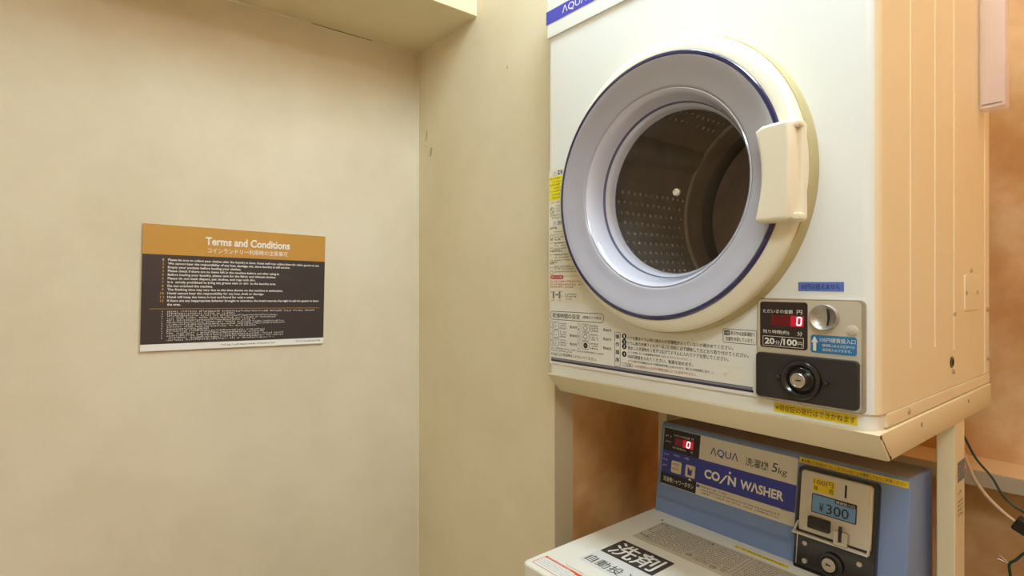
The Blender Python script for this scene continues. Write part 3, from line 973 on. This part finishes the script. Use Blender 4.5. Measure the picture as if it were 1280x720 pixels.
# red bordered sticker on the front corner
st = plate('warning_sticker', FDK, -.7690, -.560, .6640, .7010, .0, E0, .002, M['paper'], wm, 0, 'white warning sticker with red border')
outline('red_border', FDK, -.7685, -.5605, .6645, .7005, D1, .0014, .002, M['red_fill'], st)
box('red_header', FDK, -.7680, -.6900, .6955, .7003, E0, D2, M['red_fill'], st)
box('red_header', FDK, -.6900, -.5620, .6930, .7003, E0, D2, M['red_fill'], st)
fine_print('header_print', FDK, [(-.762, -.700, .6962, .0034)], D3, M['ink_white'], st, 74)
fine_print('sticker_print', FDK, [(-.764, -.570, .6880 - .0056 * i, .0026) for i in range(4)], D2, M['ink_grey'], st, 75)

# rear control housing, leaning back
TH = math.radians(8.046)
PU = Vector((0, math.sin(TH), math.cos(TH)))
FP = F((0, 1.034, LZ), (1, 0, 0), PU)
HX0, HX1 = -.777, -.2965
bm = bmesh.new()
sec = [(1.034, LZ - .004), (1.0605, 1.0590), (1.0640, 1.0645), (1.172, 1.0585), (1.172, .80), (1.034, .80)]
a = [bm.verts.new((HX0, y, z)) for y, z in sec]
b = [bm.verts.new((HX1, y, z)) for y, z in sec]
bm.faces.new(a)
bm.faces.new(b[::-1])
for i in range(len(sec)):
    bm.faces.new((a[i], b[i], b[(i + 1) % len(sec)], a[(i + 1) % len(sec)]))
bmesh.ops.recalc_face_normals(bm, faces=bm.faces)
bmesh.ops.bevel(bm, geom=list(bm.edges), offset=.004, segments=3, profile=.5, affect='EDGES')
hs = from_bm('control_housing', bm, M['washer_blue'], wm, 40, 'blue-grey plastic control housing')
for v in (.030, .0345):
    box('housing_groove', FP, HX0 + .006, -.468, v, v + .0008, .0, .0006, M['washer_blue'], hs)
plate('top_plate', F((0, 1.0640, 1.0645), (1, 0, 0), (0, 1, -.0556)), HX0 + .004, HX1 - .004, .002, .104, -.001, .0012, .004, M['top_grey_brown'], hs, .0005, 'grey-brown plate on the housing top')  # thin plate giving the housing top its grey-brown tone
# name label
nl = plate('name_label', FP, -.7675, -.4725, .0615, .1848, 0, .0012, .004, M['washer_lab'], hs, .0004, 'beige, blue and black name label')
L1, L2, L3 = .0014, .0017, .0020
box('display_block', FP, -.7665, -.6755, .1357, .1838, .0012, L1, M['ink_black'], hs)
box('blue_band', FP, -.7668, -.4732, .0865, .1357, .0012, L1, M['washer_brand'], hs, label='blue band')
box('button_block', FP, -.7668, -.6772, .0625, .0865, .0012, L1, M['ink_black'], hs)
box('led_window', FP, -.7370, -.6905, .1500, .1665, L1, L2, M['led'], hs)
box('led_lit_window', FP, -.7160, -.6905, .1500, .1665, L2, L2 + .0001, M['led_hot'], hs)
seven_seg_zero('led_digit', FP, -.7080, .1512, .0095, .0140, L3, M['digit'], hs)
for it_ in [('ただいまの金額', -.7400, -.7000, .1692, .1742, .0), ('円', -.6960, -.6910, .1692, .1742, 0), ('残り時間(約)', -.7420, -.7080, .1420, .1468, 0), ('分', -.6960, -.6910, .1416, .1466, 0)]:
    lettering('display_text', FP, [it_], L2, M['ink_white'], hs)
fine_print('display_print', FP, [(-.7610, -.7440, .1650, .0040), (-.7610, -.7440, .1530, .0040), (-.7640, -.7480, .1250, .0034), (-.7640, -.7500, .1130, .0034), (-.7640, -.7500, .1010, .0034), (-.7370, -.7200, .1272, .0034), (-.7100, -.6950, .1272, .0034)], L2, M['ink_white'], hs, 81)
for x, v in ((-.7445, .1268), (-.7150, .1286), (-.6915, .1286), (-.7470, .1145), (-.7490, .1020)):
    plate('indicator', FP, x - .002, x + .002, v - .0016, v + .0016, L1, L2, .001, M['led'], hs)
for x0, x1 in ((-.7402, -.7150), (-.7045, -.6812)):
    plate('push_button', FP, x0, x1, .0918, .1172, L1, .0038, .003, M['btn'], hs, .001)
fine_print('button_print', FP, [(-.7365, -.7185, .1080, .0044), (-.7360, -.7190, .0990, .0044)], .0040, M['ink'], hs, 82)
prism('shower_mark', FP, [(-.6980, .0965), (-.6885, .0965), (-.6870, .1120), (-.6905, .1060), (-.6935, .1090), (-.6985, .1130)], .0038, .0041, M['washer_brand'], hs, smooth=None)
prism('pointer', FP, [(-.6975, .0855), (-.6885, .0855), (-.6930, .0905)], L1, L2, M['ink_white'], hs, smooth=None)
lettering('shower_text', FP, [('洗濯槽シャワーボタン', -.7590, -.6830, .0690, .0795, .004)], L2, M['ink_white'], hs)
lettering('brand_name', FP, [('ΛQUΛ', -.6500, -.5885, .1480, .1660, .004)], L1, M['washer_brand'], hs)
lettering('model_text', FP, [('洗濯機', -.5730, -.5265, .1480, .1640, .006), ('5', -.5210, -.5110, .1490, .1660, .0, .15), ('kg', -.5090, -.4925, .1445, .1595, .0, .15)], L1, M['ink_black'], hs)
lettering('coin_washer_text', FP, [('CO', -.6600, -.6245, .1005, .1190, .04), ('N', -.6070, -.5895, .1005, .1190, .035), ('WΛSHER', -.5805, -.4945, .1005, .1190, .035)], L2, M['ink_white'], hs)
prism('slanted_letter', FP, [(-.6255, .0985), (-.6215, .0985), (-.6080, .1180), (-.6118, .1180)], L1, L2, M['ink_white'], hs, smooth=None)
lathe('letter_dot', FP, -.6035, .1245, [(0, L2), (.0026, L2)], M['ink_white'], hs, 12)
fine_print('shower_note', FP, [(-.6700, -.6050, .0790, .0040), (-.6640, -.4960, .0728, .0036), (-.6640, -.5000, .0672, .0036), (-.4990, -.4800, .0842, .0026)], L1, M['ink'], hs, 83)
lathe('shower_icon', FP, -.6730, .0805, [(0, L2), (.0034, L2)], M['washer_brand'], hs, 14)
# yellow tape
box('yellow_tape', FP, -.4705, -.3000, .1785, .1888, .0002, .0010, M['yellow'], hs, label='yellow instruction tape')
lettering('yellow_tape_text', FP, [('◆と書いてある札が「0」になっていることを確認してからご利用ください', -.4675, -.3030, .1805, .1866, .006)], .0013, M['ink'], hs)
# coin unit
cu = plate('coin_unit', FP, -.4672, -.3378, -.006, .1755, 0, .012, .008, M['black'], hs.parent, .003, 'black framed coin unit')
plate('coin_face', FP, -.4590, -.3445, .0640, .1705, .012, .0165, .006, M['coin_plate'], cu, .0015, 'silver coin plate')
bm = bmesh.new()
sec = [(.0622, .0160), (.0612, .0225), (.0582, .0230), (.0590, .0160)]
a = [bm.verts.new(FP.p(-.4672, v, d)) for v, d in sec]
b = [bm.verts.new(FP.p(-.3462, v, d)) for v, d in sec]
bm.faces.new(a)
bm.faces.new(b[::-1])
for i in range(4):
    bm.faces.new((a[i], b[i], b[(i + 1) % 4], a[(i + 1) % 4]))
from_bm('drip_lip', bm, M['coin_plate'], cu)
box('lip_gap', FP, -.4620, -.3475, .0622, .0662, .0165, .0168, M['plug'], cu)
prism('lip_flare', FP, [(-.4672, .0590), (-.4640, .0590), (-.4580, .0800), (-.4600, .0800)], .0130, .0200, M['coin_plate'], cu, smooth=None)
prism('lip_flare', FP, [(-.3490, .0590), (-.3462, .0590), (-.3440, .0800), (-.3455, .0800)], .0130, .0200, M['coin_plate'], cu, smooth=None)
plate('inset_plate', FP, -.4420, -.3480, .0720, .1690, .0165, .0175, .003, M['coin_plate'], cu, .0005)
plate('coin_sticker', FP, -.4383, -.4025, .1383, .1615, .0175, .0179, .001, M['yellow'], cu, 0, 'yellow coin sticker')
lettering('coin_sticker_text', FP, [('100円', -.4365, -.4045, .1508, .1595, .0), ('専', -.4360, -.4290, .1400, .1480, .0), ('用', -.4115, -.4045, .1400, .1480, .0)], .0182, M['ink'], cu)
box('coin_slot', FP, -.3862, -.3832, .1405, .1620, .0172, .0180, M['ink_black'], cu)
plate('price_plate', FP, -.4383, -.3665, .1020, .1342, .0175, .0183, .002, M['ink_black'], cu)
plate('price_face', FP, -.4368, -.3680, .1035, .1327, .0183, .0186, .0015, M['coin_blue'], cu, 0, 'light blue price plate')
lettering('price_text', FP, [('¥', -.4255, -.4175, .1065, .1215, .004), ('300', -.4135, -.3780, .1065, .1225, .004)], .0189, M['ink_black'], cu)
plate('slot_name', FP, -.4005, -.3675, .1268, .1335, .0186, .0188, .003, M['ink_black'], cu)
lettering('slot_name_text', FP, [('硬貨投入口', -.3985, -.3695, .1280, .1322, .004)], .0190, M['ink_white'], cu)
prism('return_button', FP, rr_pts(-.4418, -.4050, .0745, .0955, .003), .0165, .0250, M['black'], cu, .003)
plate('return_recess', FP, -.4400, -.4070, .0810, .0885, .0250, .0254, .001, M['plug'], cu)
prism('coin_gate', FP, rr_pts(-.3978, -.3752, .0610, .0850, .003), .0165, .0260, M['chrome'], cu, .002)
box('gate_slit', FP, -.3895, -.3850, .0680, .0935, .0240, .0275, M['ink_black'], cu)
lathe('lock_collar', FP, -.4035, .0235, [(.0195, .012), (.0195, .0165), (.0180, .018), (.0140, .018), (.0130, .015), (0, .015)], M['black'], cu, 40)
lathe('lock_cylinder', FP, -.4035, .0240, [(.0110, .015), (.0110, .0235), (.0100, .0245), (.0085, .0245), (0, .0240)], M['chrome'], cu, 32)
prism('keyhole', FP, [(-.4075, .0225), (-.4060, .0275), (-.4045, .0255), (-.3995, .0250), (-.3995, .0232), (-.4045, .0232)], .0243, .0249, M['ink_black'], cu, smooth=None)
for x, v in ((-.4470, .0440), (-.4460, .0140), (-.3600, .0405)):
    lathe('rivet', FP, x, v, [(.0052, .012), (.0052, .0135), (.0040, .0155), (0, .0162)], M['chrome'], cu, 20)
box('hinge_pin', FP, -.4612, -.4597, .005, .056, .012, .0140, M['chrome'], cu)

# ------------------------------------------------------------------ raceway and cables on the right
dct = thing('cable_raceway', (-.24, 1.29, 2.56), 'frosted pinkish plastic raceway hanging beside the dryer side', 'raceway')
plate('channel', W, -.2575, -.2215, 1.288, 1.322, 1.694, ZC, .003, M['duct'], dct)
box('end_slot', F((0, 1.288, 0), (1, 0, 0), (0, 0, 1)), -.254, -.226, 1.6985, 1.7005, 0, .0008, M['duct_slot'], dct)

gw = thing('ground_wire', (-.30, 1.40, 1.066), 'dark green ground wire curving down beside the stand leg', 'wire')
tube('wire', [(-.345, 1.42, 1.135), (-.318, 1.41, 1.100), (-.2995, 1.40, 1.0666), (-.2845, 1.40, 1.0352), (-.2602, 1.40, 1.0041), (-.2414, 1.40, .971), (-.2141, 1.40, .9523), (-.13, 1.44, .925), (.0, 1.54, .915), (.06, 1.619, .915)], .0022, M['wire_green'], gw)
pc = thing('power_cord', (-.30, 1.40, 1.03), 'beige power cord ending in a black plug', 'cord')
tube('cord', [(-.345, 1.42, 1.150), (-.318, 1.41, 1.080), (-.3007, 1.40, 1.0313), (-.282, 1.40, .9856), (-.2543, 1.40, .9517), (-.2253, 1.40, .9291), (-.216, 1.40, .924)], .0034, M['wire_beige'], pc)
pf = F((-.222, 1.40, .927), (.86, 0, -.42), (.42, 0, .86))
plug = prism('plug', pf, rr_pts(-.006, .046, -.012, .013, .004), -.011, .011, M['plug'], pc, .003, 'black plug')
gw2 = thing('ground_wire', (-.22, 1.40, .86), 'short green wire end with a bare frayed tip below the plug', 'wire')
tube('wire', [(.09, 1.619, .90), (.03, 1.56, .915), (-.09, 1.44, .935), (-.175, 1.40, .905), (-.2141, 1.40, .8745), (-.2255, 1.40, .858), (-.2344, 1.40, .8475), (-.2345, 1.40, .835), (-.2333, 1.40, .8248), (-.236, 1.40, .77), (-.25, 1.42, .70)], .0024, M['wire_green'], gw2)
tube('bare_strand', [(-.2344, 1.40, .8475), (-.242, 1.398, .850), (-.252, 1.397, .852)], .0008, M['chrome'], gw2)
tube('bare_strand', [(-.2344, 1.40, .8475), (-.243, 1.402, .853), (-.250, 1.403, .859)], .0008, M['chrome'], gw2)
